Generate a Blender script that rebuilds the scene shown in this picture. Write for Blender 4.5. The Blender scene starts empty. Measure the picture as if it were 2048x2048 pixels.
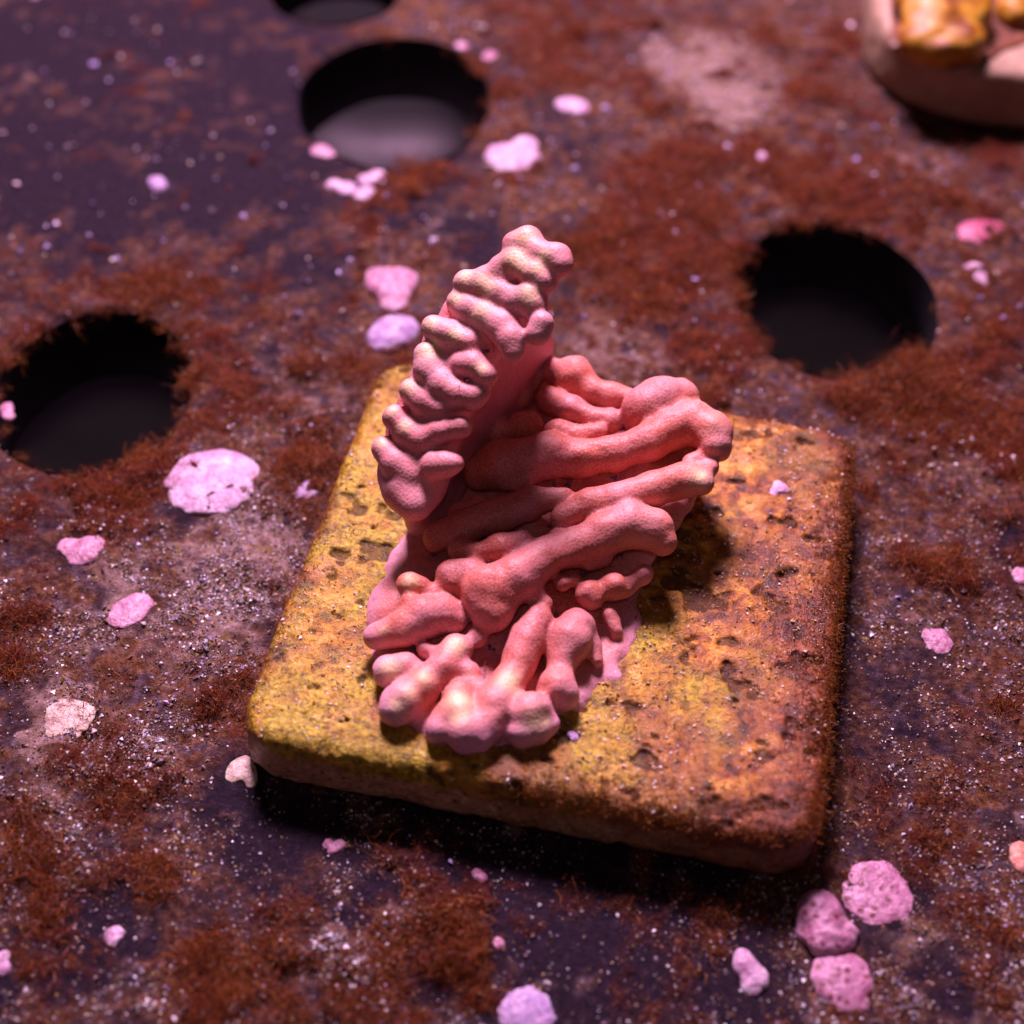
import bpy, math, random
import numpy as np
from mathutils import Vector, Matrix
from mathutils.bvhtree import BVHTree

random.seed(7)
rng = np.random.default_rng(11)
scn = bpy.context.scene
COL = scn.collection
scn.unit_settings.system = 'METRIC'
scn.unit_settings.scale_length = 0.01          # 1 unit = 1 cm

# ------------------------------------------------------------------ camera
CL = np.array([-0.3491, -5.9253, 7.1248])
CR = np.array([0.99944, 0.0244, 0.02297])
CU = np.array([-0.03351, 0.72769, 0.68508])
CF = np.array([0.0, 0.68547, -0.7281])
FPX = 3200.0                                   # focal length in pixels of the 2048 px photograph
cam_d = bpy.data.cameras.new('camera')
cam = bpy.data.objects.new('camera', cam_d)
COL.objects.link(cam)
cam.matrix_world = Matrix(((CR[0], CU[0], -CF[0], CL[0]), (CR[1], CU[1], -CF[1], CL[1]),
                           (CR[2], CU[2], -CF[2], CL[2]), (0, 0, 0, 1)))
cam_d.sensor_width = 36
cam_d.lens = 36 * FPX / 2048
cam_d.clip_start = 0.05
cam_d.clip_end = 200
cam_d.dof.use_dof = True
cam_d.dof.focus_distance = 8.75
cam_d.dof.aperture_fstop = 0.31
scn.camera = cam

# ------------------------------------------------------------------ world, lamp, exposure
w = bpy.data.worlds.new('World')
scn.world = w
w.use_nodes = True
bg = w.node_tree.nodes['Background']
bg.inputs['Color'].default_value = (0.62, 0.42, 0.72, 1)
bg.inputs['Strength'].default_value = 0.035

LDIR = np.array([-0.14, 0.80, 1.0]); LDIR /= np.linalg.norm(LDIR)
ld = bpy.data.lights.new('aquarium_lamp', 'AREA')
ld.shape = 'SQUARE'
ld.size = 6.0
ld.energy = 17000
ld.color = (1.0, 0.67, 0.98)
lo = bpy.data.objects.new('aquarium_lamp', ld)
COL.objects.link(lo)
lo.location = Vector((0, 0.4, 0.5)) + Vector(LDIR) * 24
lo.rotation_euler = Vector(LDIR).to_track_quat('Z', 'Y').to_euler()

# weak fill lamp added beside the camera to lift hole floors and fronts
fd = bpy.data.lights.new('fill_light', 'AREA')
fd.shape = 'SQUARE'
fd.size = 1.2
fd.energy = 36
fd.color = (1.0, 0.74, 0.86)
fo = bpy.data.objects.new('fill_light', fd)
COL.objects.link(fo)
fo.location = Vector(CL + CU * 0.9 - CF * 0.3)
fo.rotation_euler = (Vector(fo.location) - Vector((0, 1.5, 0))).to_track_quat('Z', 'Y').to_euler()

vs = scn.view_settings
vs.view_transform = 'Standard'
vs.look = 'None'
vs.exposure = 0
vs.gamma = 1
vs.use_curve_mapping = False
scn.cycles.max_bounces = 6

TZ = 0.40                                      # top of the tile above the rack


# ------------------------------------------------------------------ helpers
def at(px, py, z):
    """world point on the horizontal plane z seen at a pixel of the 2048 px photograph"""
    d = CF + CR * ((px - 1024) / FPX) - CU * ((py - 1024) / FPX)
    return CL + d * ((z - CL[2]) / d[2])


S = 2048 / 1932.0


def at2(x, y, z):                              # the same from the 1932 px view of it
    return at(x * S, y * S, z)


def vnoise(P, seed=0):
    """smooth value noise in [0,1] for points (N,3)"""
    P = np.asarray(P, float)
    i = np.floor(P).astype(np.int64)
    f = P - i
    f = f * f * (3 - 2 * f)
    out = np.zeros(len(P))

    def h(a):
        n = (a[:, 0] * 374761393 + a[:, 1] * 668265263 + a[:, 2] * 2147483647 + seed * 1274126177) & 0xffffffff
        n = ((n ^ (n >> 13)) * 1274126177) & 0xffffffff
        n = ((n ^ (n >> 15)) * 2246822519) & 0xffffffff
        return ((n ^ (n >> 16)) & 0xffffff) / float(0xffffff)
    for dx in (0, 1):
        for dy in (0, 1):
            for dz in (0, 1):
                wgt = np.abs(1 - dx - f[:, 0]) * np.abs(1 - dy - f[:, 1]) * np.abs(1 - dz - f[:, 2])
                out += wgt * h(i + np.array([dx, dy, dz]))
    return out


def fbm(P, freq, octaves=3, seed=0):
    a, s, t = 1.0, 0.0, 0.0
    for k in range(octaves):
        s = s + a * vnoise(np.asarray(P) * freq, seed + k * 17)
        t += a
        a *= 0.5
        freq *= 2.03
    return s / t


def new_obj(name, me, mat=None, parent=None):
    o = bpy.data.objects.new(name, me)
    COL.objects.link(o)
    if mat:
        me.materials.append(mat)
    if parent:
        o.parent = parent
        o.matrix_parent_inverse = Matrix.Translation(parent.location).inverted()
    return o


def mesh_np(name, V, F, smooth=True, attrs=None, cols=None):
    V = np.asarray(V, np.float32)
    F = np.asarray(F, np.int32)
    k = F.shape[1]
    me = bpy.data.meshes.new(name)
    me.vertices.add(len(V)); me.vertices.foreach_set('co', V.ravel())
    me.loops.add(F.size); me.loops.foreach_set('vertex_index', F.ravel())
    me.polygons.add(len(F))
    me.polygons.foreach_set('loop_start', np.arange(0, F.size, k, dtype=np.int32))
    me.polygons.foreach_set('loop_total', np.full(len(F), k, np.int32))
    me.polygons.foreach_set('use_smooth', np.full(len(F), smooth, bool))
    me.update(calc_edges=True)
    for n, v in (attrs or {}).items():
        me.attributes.new(n, 'FLOAT', 'POINT').data.foreach_set('value', np.asarray(v, np.float32))
    for n, c in (cols or {}).items():
        c = np.asarray(c, np.float32)
        c = np.c_[c, np.ones(len(c), np.float32)]
        me.attributes.new(n, 'FLOAT_COLOR', 'POINT').data.foreach_set('color', c.ravel())
    return me


def tag(o, label=None, cat=None, group=None, kind=None):
    if label: o['label'] = label
    if cat: o['category'] = cat
    if group: o['group'] = group
    if kind: o['kind'] = kind
    return o


def empty(name, loc):
    o = bpy.data.objects.new(name, None)
    COL.objects.link(o)
    o.location = Vector(loc)
    o.empty_display_size = 0.2
    return o


class Field:
    """a signed-distance grid that is polygonised by surface nets"""

    def __init__(self, lo, hi, cell):
        self.lo = np.array(lo, float); self.c = cell
        self.n = np.ceil((np.array(hi) - self.lo) / cell).astype(int) + 1
        self.ax = [self.lo[i] + cell * np.arange(self.n[i]) for i in range(3)]
        self.D = np.full(self.n, 9.0, np.float64)

    def block(self, lo, hi):
        s = []
        for i in range(3):
            a = int(np.clip(np.floor((lo[i] - self.lo[i]) / self.c), 0, self.n[i]))
            b = int(np.clip(np.ceil((hi[i] - self.lo[i]) / self.c) + 1, 0, self.n[i]))
            s.append(slice(a, b))
        X, Y, Z = np.meshgrid(self.ax[0][s[0]], self.ax[1][s[1]], self.ax[2][s[2]], indexing='ij')
        return tuple(s), X, Y, Z

    def smin(self, s, d, k):
        A = self.D[s]
        h = np.maximum(k - np.abs(A - d), 0) / k
        self.D[s] = np.minimum(A, d) - h * h * k * 0.25

    def capsule(self, a, b, ra, rb, k=0.04):
        a = np.asarray(a, float); b = np.asarray(b, float)
        m = max(ra, rb) + k + 0.08
        s, X, Y, Z = self.block(np.minimum(a, b) - m, np.maximum(a, b) + m)
        if X.size == 0: return
        ba = b - a
        L = max(ba @ ba, 1e-12)
        t = np.clip(((X - a[0]) * ba[0] + (Y - a[1]) * ba[1] + (Z - a[2]) * ba[2]) / L, 0, 1)
        d = np.sqrt((X - a[0] - t * ba[0]) ** 2 + (Y - a[1] - t * ba[1]) ** 2 + (Z - a[2] - t * ba[2]) ** 2) - (ra + (rb - ra) * t)
        self.smin(s, d, k)

    def ellipsoid(self, c, r, k=0.04):
        c = np.asarray(c, float); r = np.asarray(r, float)
        m = r + k + 0.08
        s, X, Y, Z = self.block(c - m, c + m)
        if X.size == 0: return
        q = np.sqrt(((X - c[0]) / r[0]) ** 2 + ((Y - c[1]) / r[1]) ** 2 + ((Z - c[2]) / r[2]) ** 2)
        d = (q - 1) * r.min()
        self.smin(s, d, k)

    def noise(self, amp, freq, seed=0, octaves=2, band=0.12):
        m = np.abs(self.D) < band
        idx = np.argwhere(m)
        P = self.lo + idx * self.c
        self.D[m] += amp * (fbm(P, freq, octaves, seed) - 0.5) * 2

    def nets(self, smooth=2):
        D = self.D
        ins = D < 0
        n = self.n
        cs = [(0, 0, 0), (1, 0, 0), (0, 1, 0), (1, 1, 0), (0, 0, 1), (1, 0, 1), (0, 1, 1), (1, 1, 1)]
        cnt = np.zeros(n - 1, np.int8)
        for o in cs:
            cnt += ins[o[0]:n[0] - 1 + o[0], o[1]:n[1] - 1 + o[1], o[2]:n[2] - 1 + o[2]]
        act = np.argwhere((cnt > 0) & (cnt < 8))
        idm = np.full(n - 1, -1, np.int64)
        idm[tuple(act.T)] = np.arange(len(act))
        acc = np.zeros((len(act), 3)); num = np.zeros(len(act))
        vals = [D[act[:, 0] + o[0], act[:, 1] + o[1], act[:, 2] + o[2]] for o in cs]
        for a in range(8):
            for b in range(a + 1, 8):
                df = np.array(cs[b]) - np.array(cs[a])
                if np.abs(df).sum() != 1: continue
                va, vb = vals[a], vals[b]
                m = (va < 0) != (vb < 0)
                t = np.where(m, va / np.where(m, va - vb, 1), 0)
                acc[m] += (np.array(cs[a]) + t[:, None] * df)[m]
                num[m] += 1
        V = self.lo + (act + acc / num[:, None]) * self.c
        F = []
        for ax in range(3):
            u, v = (ax + 1) % 3, (ax + 2) % 3
            e = [0, 0, 0]; e[ax] = 1
            A = ins[:n[0] - e[0], :n[1] - e[1], :n[2] - e[2]]
            B = ins[e[0]:, e[1]:, e[2]:]
            for flip, M in ((False, A & ~B), (True, ~A & B)):
                q = np.argwhere(M)
                ok = (q[:, u] > 0) & (q[:, v] > 0) & (q[:, u] < n[u] - 1) & (q[:, v] < n[v] - 1)
                q = q[ok]
                du = np.zeros(3, int); du[u] = 1
                dv = np.zeros(3, int); dv[v] = 1
                f = np.stack([idm[tuple((q - du - dv).T)], idm[tuple((q - dv).T)], idm[tuple(q.T)], idm[tuple((q - du).T)]], 1)
                if flip: f = f[:, ::-1]
                F.append(f)
        F = np.concatenate(F)
        F = F[(F >= 0).all(1)]
        E = np.concatenate([F[:, [0, 1]], F[:, [1, 2]], F[:, [2, 3]], F[:, [3, 0]]])
        for it in range(smooth):
            s = np.zeros_like(V); c = np.zeros(len(V))
            for j in range(3):
                s[:, j] = np.bincount(E[:, 0], V[E[:, 1], j], len(V)) + np.bincount(E[:, 1], V[E[:, 0], j], len(V))
            c = np.bincount(E[:, 0], minlength=len(V)) + np.bincount(E[:, 1], minlength=len(V))
            V = V + 0.5 * (s / np.maximum(c, 1)[:, None] - V)
        return V, F


def octas(P, R, stretch=None):
    """small irregular six-cornered grains; returns verts, tri faces"""
    N = len(P)
    base = np.array([[1, 0, 0], [-1, 0, 0], [0, 1, 0], [0, -1, 0], [0, 0, 1], [0, 0, -1]], float)
    q = rng.normal(size=(N, 4)); q /= np.linalg.norm(q, axis=1)[:, None]
    a, b, c, d = q.T
    M = np.stack([1 - 2 * (c * c + d * d), 2 * (b * c - a * d), 2 * (b * d + a * c),
                  2 * (b * c + a * d), 1 - 2 * (b * b + d * d), 2 * (c * d - a * b),
                  2 * (b * d - a * c), 2 * (c * d + a * b), 1 - 2 * (b * b + c * c)], 1).reshape(N, 3, 3)
    sc = R[:, None] * (0.6 + 0.8 * rng.random((N, 3)))
    V = base[None] * sc[:, None, :] * (0.8 + 0.4 * rng.random((N, 6, 1)))
    V = np.einsum('nij,nkj->nki', M, V) + P[:, None, :]
    f = np.array([[0, 2, 4], [2, 1, 4], [1, 3, 4], [3, 0, 4], [2, 0, 5], [1, 2, 5], [3, 1, 5], [0, 3, 5]])
    F = (f[None] + (np.arange(N) * 6)[:, None, None]).reshape(-1, 3)
    return V.reshape(-1, 3), F


def strands(P, N0, length, width, curl=0.6, seg=4):
    """ribbon hairs growing from points P with directions N0"""
    n = len(P)
    d = N0 / np.linalg.norm(N0, axis=1)[:, None]
    side = rng.normal(size=(n, 3))
    side -= d * (side * d).sum(1)[:, None]
    side /= np.linalg.norm(side, axis=1)[:, None]
    pts = [P.copy()]
    cur = d.copy()
    for s in range(seg):
        cur = cur + rng.normal(size=(n, 3)) * curl * 0.5
        cur[:, 2] -= 0.12 * curl * s
        cur /= np.linalg.norm(cur, axis=1)[:, None]
        pts.append(pts[-1] + cur * (length / seg)[:, None])
    V = np.zeros((n, (seg + 1) * 2, 3))
    for s in range(seg + 1):
        wd = (width * (1 - 0.75 * s / seg))[:, None] * 0.5
        V[:, 2 * s] = pts[s] - side * wd
        V[:, 2 * s + 1] = pts[s] + side * wd
        pts[s][:, 2] = pts[s][:, 2]
    f = np.array([[2 * s, 2 * s + 1, 2 * s + 3, 2 * s + 2] for s in range(seg)])
    F = (f[None] + (np.arange(n) * (seg + 1) * 2)[:, None, None]).reshape(-1, 4)
    return V.reshape(-1, 3), F


# ------------------------------------------------------------------ materials
class NT:
    def __init__(self, name):
        self.m = bpy.data.materials.new(name)
        self.m.use_nodes = True
        self.t = self.m.node_tree
        self.b = self.t.nodes['Principled BSDF']
        self.out = self.t.nodes['Material Output']
        self.co = self.t.nodes.new('ShaderNodeTexCoord').outputs['Object']

    def n(self, kind, **kw):
        nd = self.t.nodes.new(kind)
        for k, v in kw.items():
            if hasattr(nd, k) and k not in nd.inputs.keys(): setattr(nd, k, v)
        return nd

    def link(self, a, b): self.t.links.new(a, b)

    def noise(self, scale, detail=4, rough=0.6, dist=0.0):
        nd = self.t.nodes.new('ShaderNodeTexNoise')
        self.link(self.co, nd.inputs['Vector'])
        nd.inputs['Scale'].default_value = scale
        nd.inputs['Detail'].default_value = detail
        nd.inputs['Roughness'].default_value = rough
        nd.inputs['Distortion'].default_value = dist
        return nd.outputs['Fac']

    def voro(self, scale, feature='F1', out='Distance', rand=1.0):
        nd = self.t.nodes.new('ShaderNodeTexVoronoi')
        nd.feature = feature
        self.link(self.co, nd.inputs['Vector'])
        nd.inputs['Scale'].default_value = scale
        nd.inputs['Randomness'].default_value = rand
        return nd.outputs[out]

    def attr(self, name, out='Fac'):
        nd = self.t.nodes.new('ShaderNodeAttribute')
        nd.attribute_name = name
        return nd.outputs[out]

    def ramp(self, fac, stops):
        nd = self.t.nodes.new('ShaderNodeValToRGB')
        self.link(fac, nd.inputs['Fac'])
        el = nd.color_ramp.elements
        while len(el) < len(stops): el.new(0.5)
        for e, (p, c) in zip(el, stops):
            e.position = p
            e.color = (*c, 1) if not isinstance(c, (int, float)) else (c, c, c, 1)
        return nd.outputs['Color']

    def mix(self, fac, a, b, mode='MIX'):
        nd = self.t.nodes.new('ShaderNodeMix')
        nd.data_type = 'RGBA'
        nd.blend_type = mode
        for sock, v in ((nd.inputs['Factor'], fac), (nd.inputs['A'], a), (nd.inputs['B'], b)):
            pass
        ins = [s for s in nd.inputs if s.enabled]
        for s, v in zip(ins, (fac, a, b)):
            if isinstance(v, bpy.types.NodeSocket): self.link(v, s)
            elif isinstance(v, tuple): s.default_value = (*v, 1)
            else: s.default_value = v
        return [o for o in nd.outputs if o.enabled][0]

    def math(self, op, a, b=None):
        nd = self.t.nodes.new('ShaderNodeMath')
        nd.operation = op
        for i, v in enumerate((a, b)):
            if v is None: continue
            if isinstance(v, bpy.types.NodeSocket): self.link(v, nd.inputs[i])
            else: nd.inputs[i].default_value = v
        return nd.outputs[0]

    def bump(self, h, strength=0.5, dist=0.02, prev=None):
        nd = self.t.nodes.new('ShaderNodeBump')
        self.link(h, nd.inputs['Height'])
        nd.inputs['Strength'].default_value = strength
        nd.inputs['Distance'].default_value = dist
        if prev: self.link(prev, nd.inputs['Normal'])
        return nd.outputs['Normal']

    def done(self, color, rough, normal=None, spec=0.5, sss=0.0, sssr=(1, .3, .3), sss_scale=0.05, coat=0.0, coatn=None):
        b = self.b
        for s, v in ((b.inputs['Base Color'], color), (b.inputs['Roughness'], rough)):
            if isinstance(v, bpy.types.NodeSocket): self.link(v, s)
            elif isinstance(v, tuple): s.default_value = (*v, 1)
            else: s.default_value = v
        if normal: self.link(normal, b.inputs['Normal'])
        b.inputs['Specular IOR Level'].default_value = spec
        if sss:
            b.inputs['Subsurface Weight'].default_value = sss
            b.inputs['Subsurface Radius'].default_value = sssr
            b.inputs['Subsurface Scale'].default_value = sss_scale
        b.inputs['Coat Weight'].default_value = coat
        if coatn: self.link(coatn, b.inputs['Coat Normal'])
        b.inputs['Coat Roughness'].default_value = 0.09
        return self.m


def mat_coral():
    m = NT('coral_tissue')
    big = m.noise(2.6, 3, 0.55)
    base = m.ramp(big, [(0.36, (0.58, 0.145, 0.095)), (0.50, (0.68, 0.21, 0.165)), (0.64, (0.66, 0.26, 0.25))])
    base = m.mix(m.attr('deep'), base, m.ramp(big, [(0.36, (0.48, 0.085, 0.050)), (0.50, (0.52, 0.125, 0.100)), (0.64, (0.52, 0.155, 0.165))]))  # deeper red tissue in the middle; on the fin, painted shade
    base = m.mix(m.attr('rim'), base, (0.74, 0.36, 0.50))
    base = m.mix(m.attr('tip'), base, (0.97, 0.74, 0.36))  # pale growth tips, with yellow highlights painted into their colour
    fine = m.voro(56, 'F1', 'Distance')
    pores = m.ramp(fine, [(0.14, 1.0), (0.34, 0.0)])
    grain = m.noise(90, 2, 0.6)
    col = m.mix(m.math('MULTIPLY', m.math('MULTIPLY', pores, 0.8), m.ramp(m.noise(7, 3), [(0.35, 0.25), (0.65, 1.0)])), base, (0.25, 0.04, 0.05))
    col = m.mix(m.ramp(grain, [(0.46, 0.0), (0.70, 0.35)]), col, (0.92, 0.48, 0.42))
    nr = m.bump(fine, 0.22, 0.008)
    nr = m.bump(grain, 0.12, 0.006, nr)
    return m.done(col, 0.52, nr, 0.35, sss=0.05, sss_scale=0.02)


def mat_tile():
    m = NT('algae_coated_ceramic')
    a = m.noise(2.6, 4, 0.6, 0.4)
    b = m.noise(9, 5, 0.65, 0.3)
    c = m.noise(30, 4, 0.7)
    top = m.ramp(b, [(0.34, (0.05, 0.008, 0.001)), (0.45, (0.30, 0.070, 0.002)), (0.55, (0.60, 0.23, 0.006)), (0.68, (0.80, 0.47, 0.09))])
    grn = m.ramp(c, [(0.35, (0.13, 0.080, 0.001)), (0.55, (0.52, 0.36, 0.005)), (0.72, (0.76, 0.60, 0.08))])
    top = m.mix(m.math('MULTIPLY', m.attr('olive'), m.ramp(a, [(0.36, 0.25), (0.54, 0.95)])), top, grn)
    top = m.mix(m.ramp(m.noise(4.1, 3, 0.6), [(0.58, 0.0), (0.72, 0.6)]), top, (0.52, 0.24, 0.08))
    top = m.mix(m.attr('red'), top, m.ramp(b, [(0.35, (0.06, 0.010, 0.004)), (0.6, (0.28, 0.062, 0.010)), (0.72, (0.45, 0.14, 0.03))]))
    top = m.mix(m.math('MULTIPLY', m.attr('pit'), 0.75), top, (0.045, 0.014, 0.006))
    dots = m.voro(26, 'F1', 'Distance')
    top = m.mix(m.math('MULTIPLY', m.ramp(dots, [(0.12, 1.0), (0.22, 0.0)]), m.ramp(b, [(0.5, 0.0), (0.62, 0.7)])), top, (0.80, 0.55, 0.42))
    side = m.ramp(c, [(0.30, (0.32, 0.14, 0.06)), (0.6, (0.62, 0.38, 0.22)), (0.8, (0.72, 0.50, 0.34))])
    side = m.mix(m.math('MULTIPLY', m.ramp(m.voro(11), [(0.10, 1.0), (0.2, 0.0)]), 0.7), side, (0.10, 0.03, 0.015))
    col = m.mix(m.attr('side'), top, side)
    nr = m.bump(b, 0.7, 0.04)
    nr = m.bump(c, 0.8, 0.025, nr)
    nr = m.bump(m.noise(85, 3, 0.7), 0.6, 0.010, nr)
    rg = m.math('MAXIMUM', m.ramp(c, [(0.3, 0.22), (0.7, 0.6)]), m.math('MULTIPLY', m.attr('pit'), 0.95))
    return m.done(col, rg, nr, 0.4, coat=0.22, coatn=m.bump(m.noise(34, 3, 0.6), 0.55, 0.04))


def mat_plate():
    m = NT('crusted_dark_plastic')
    c = m.noise(20, 6, 0.72)
    f = m.noise(75, 3, 0.7)
    d = m.noise(6.5, 4, 0.65)
    base = m.ramp(c, [(0.35, (0.010, 0.004, 0.011)), (0.60, (0.027, 0.013, 0.024)), (0.76, (0.11, 0.055, 0.095))])
    turf = m.ramp(c, [(0.30, (0.025, 0.007, 0.004)), (0.46, (0.10, 0.032, 0.012)), (0.60, (0.22, 0.095, 0.045)), (0.74, (0.46, 0.27, 0.20))])
    turf = m.mix(m.ramp(d, [(0.48, 0.0), (0.62, 0.8)]), turf, m.ramp(c, [(0.35, (0.030, 0.014, 0.024)), (0.62, (0.14, 0.09, 0.12)), (0.76, (0.36, 0.26, 0.32))]))
    col = m.mix(m.attr('cover'), base, turf)
    crust = m.ramp(c, [(0.30, (0.10, 0.05, 0.038)), (0.5, (0.28, 0.165, 0.14)), (0.7, (0.52, 0.35, 0.34))])
    crust = m.mix(m.ramp(m.noise(11, 4, .6), [(0.52, 0.0), (0.66, 0.65)]), crust, (0.24, 0.14, 0.02))
    col = m.mix(m.attr('crust'), col, crust)
    alg = m.ramp(c, [(0.3, (0.024, 0.003, 0.002)), (0.6, (0.12, 0.020, 0.006)), (0.8, (0.30, 0.095, 0.035))])
    col = m.mix(m.attr('algae'), col, alg)
    nr = m.bump(c, 0.8, 0.05)
    nr = m.bump(f, 0.8, 0.015, nr)
    return m.done(col, m.ramp(f, [(0.35, 0.55), (0.65, 0.9)]), nr, 0.10)


def mat_wall():
    m = NT('dark_plastic_cut')
    return m.done(m.ramp(m.noise(8, 3), [(0.3, (0.004, 0.003, 0.004)), (0.7, (0.010, 0.007, 0.009))]), 0.8, None, 0.1)


def mat_floor():
    m = NT('tank_bottom')
    c = m.ramp(m.noise(1.4, 3), [(0.35, (0.66, 0.56, 0.62)), (0.65, (0.82, 0.70, 0.76))])
    c = m.mix(m.attr('floor_shade'), c, m.ramp(m.noise(1.1, 3), [(0.35, (0.060, 0.048, 0.054)), (0.65, (0.125, 0.092, 0.102))]))  # darker colour that tones down the lamplit floor
    c = m.mix(m.attr('dark'), c, (0.008, 0.006, 0.007))  # painted darkness for the floor below the top opening
    return m.done(c, 0.8, None, 0.1)


def mat_grain():
    m = NT('sediment_grain')
    return m.done(m.attr('tint', 'Color'), 0.34, None, 0.5)


def mat_hair(name='hair_algae', gain=1.0):
    m = NT(name)
    col = m.attr('tint', 'Color')
    tr = m.t.nodes.new('ShaderNodeBsdfTranslucent')
    m.link(col, tr.inputs['Color'])
    mx = m.t.nodes.new('ShaderNodeMixShader')
    mx.inputs[0].default_value = 0.5
    m.done(col, 0.5, None, 0.3)
    m.link(m.b.outputs[0], mx.inputs[1]); m.link(tr.outputs[0], mx.inputs[2])
    m.link(mx.outputs[0], m.out.inputs['Surface'])
    return m.m


def mat_nodule(name, a, b, spots=0.5, spotcol=(0.28, 0.05, 0.06)):
    m = NT(name)
    n1 = m.noise(9, 4, 0.6)
    col = m.ramp(n1, [(0.35, a), (0.65, b)])
    col = m.mix(m.ramp(m.noise(16, 5, 0.75), [(0.42, 0.0), (0.60, 0.8)]), col, (a[0] * .62, a[1] * .45, a[2] * .55))
    col = m.mix(m.math('MULTIPLY', m.ramp(m.attr('edge'), [(0.55, 0.0), (0.9, 0.7)]), m.ramp(m.noise(11, 3), [(0.4, 0.2), (0.6, 1.0)])), col, (min(b[0] * 1.15, .9), b[1] * 1.35, b[2] * 1.25))
    sp = m.math('MULTIPLY', m.ramp(m.voro(17), [(0.20, 1.0), (0.36, 0.0)]), m.ramp(m.noise(9, 3), [(0.36, 0.0), (0.50, spots)]))
    col = m.mix(sp, col, spotcol)
    nr = m.bump(m.noise(14, 4), 0.5, 0.03)
    nr = m.bump(m.noise(40, 3), 0.6, 0.015, nr)
    return m.done(col, 0.42, nr, 0.4, sss=0.15, sss_scale=0.04)


def mat_plain(name, a, b, scale=14, rough=0.5, spec=0.4, sss=0.0):
    m = NT(name)
    n1 = m.noise(scale, 4, 0.65)
    return m.done(m.ramp(n1, [(0.32, a), (0.68, b)]), rough, m.bump(n1, 0.5, 0.02), spec, sss=sss)


M_CORAL = mat_coral()
M_TILE = mat_tile()
M_PLATE = mat_plate()
M_WALL = mat_wall()
M_FLOOR = mat_floor()
M_GRAIN = mat_grain()
M_HAIR = mat_hair()

# ------------------------------------------------------------------ rack plate with its holes
# (photo x, y, radius): three holes in view, one cut over a dark patch at the top edge, the rest of the grid and an added light opening behind
HOLES = []
for px, py, r in ((790, 195, 0.770), (186, 774, 0.640), (1672, 590, 0.705)):
    p = at(px, py, 0)
    HOLES.append((p[0], p[1], r))
p = at(672, -42, 0); HOLES.append((p[0], p[1], 0.60))
_v = at(775, 255, -2.3)  # unseen hole added so lamplight reaches the floor in view
_l = np.array(lo.location) - _v
_v = _v + _l * (2.3 / _l[2])
print('hole behind', _v)
for hx, hy in ((_v[0], _v[1]), (-4.9, 8.1), (3.6, 6.95), (5.2, 0.7), (-6.3, 4.1)):
    HOLES.append((hx, hy, 0.70))
THK = 0.60
KY = 1.23                                      # the holes are a little longer than wide


def gauss_px(P, spots):
    """sum of soft patches given as (x, y, radius px, weight) in the 1932 px view, on the rack"""
    out = np.zeros(len(P))
    for x, y, r, wt in spots:
        c = at2(x, y, 0)
        dpt = (c - CL) @ CF
        rr = r * S * dpt / FPX
        out += wt * np.exp(-(((P[:, 0] - c[0]) / rr) ** 2 + ((P[:, 1] - c[1]) / (rr * 1.35)) ** 2))
    return out


ALGAE = [(1050, 60, 110, .8), (1250, 330, 110, .9), (1480, 330, 120, .8), (1230, 520, 130, 1.0), (1130, 430, 90, .7),
         (1350, 650, 120, 1.0), (1530, 170, 60, .9), (1780, 380, 110, .9), (1800, 760, 110, 1.1), (1650, 730, 90, 1.0),
         (1880, 600, 90, .9), (1880, 860, 80, .9), (930, 190, 70, 1.0), (770, 350, 60, .8), (640, 420, 70, .8),
         (380, 620, 60, .8), (420, 720, 80, 1.1), (580, 850, 50, 1.0), (250, 900, 90, 1.1), (40, 980, 70, .9),
         (300, 520, 90, .6), (40, 1200, 80, .8), (260, 1260, 60, .7), (400, 1350, 60, .6), (40, 1600, 60, .9),
         (220, 1500, 60, .6), (390, 1860, 90, 1.0), (880, 1790, 50, .8), (720, 1880, 60, .5), (1860, 1720, 80, .8),
         (1700, 1050, 60, .8), (1800, 1100, 60, .8), (1660, 900, 60, .9), (60, 640, 60, .6), (300, 1620, 70, .5),
         (700, 700, 60, .7), (1080, 590, 50, .5), (1590, 60, 70, .7), (1440, 80, 60, .6), (1890, 320, 60, .5),
         (1600, 380, 80, .7), (1820, 1480, 60, .4), (100, 1750, 60, .4), (1250, 200, 60, .8), (1010, 300, 40, .5),
         (10, 750, 30, 1.0), (1400, 500, 80, .8), (1880, 1850, 60, .6), (560, 1600, 50, .4), (150, 1400, 50, .5)]
CRUST = [(1330, 120, 110, 1.1), (1400, 190, 70, .8), (1120, 150, 60, .4), (1720, 330, 70, .7), (1850, 370, 60, .6),
         (1230, 690, 60, .7), (1120, 640, 60, .6), (620, 760, 60, .6), (480, 980, 80, .9), (560, 1060, 60, .9),
         (400, 1080, 90, .9), (420, 1180, 90, .9), (230, 1130, 80, .8), (100, 1300, 80, .7), (110, 1380, 60, .9),
         (330, 1410, 60, .6), (80, 1530, 70, .7), (250, 1380, 70, .6), (640, 1800, 70, .9), (560, 1850, 60, .7),
         (740, 1740, 50, .6), (1870, 900, 70, .8), (1780, 850, 50, .6), (1820, 970, 50, .5), (1900, 500, 40, .5),
         (520, 700, 60, .6), (820, 420, 60, .3), (1900, 1450, 70, .4), (1760, 1450, 70, .35), (1720, 1750, 60, .4),
         (520, 1300, 40, .6), (330, 250, 90, .12), (60, 120, 90, .15), (150, 1650, 60, .5), (560, 560, 60, .3)]


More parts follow.
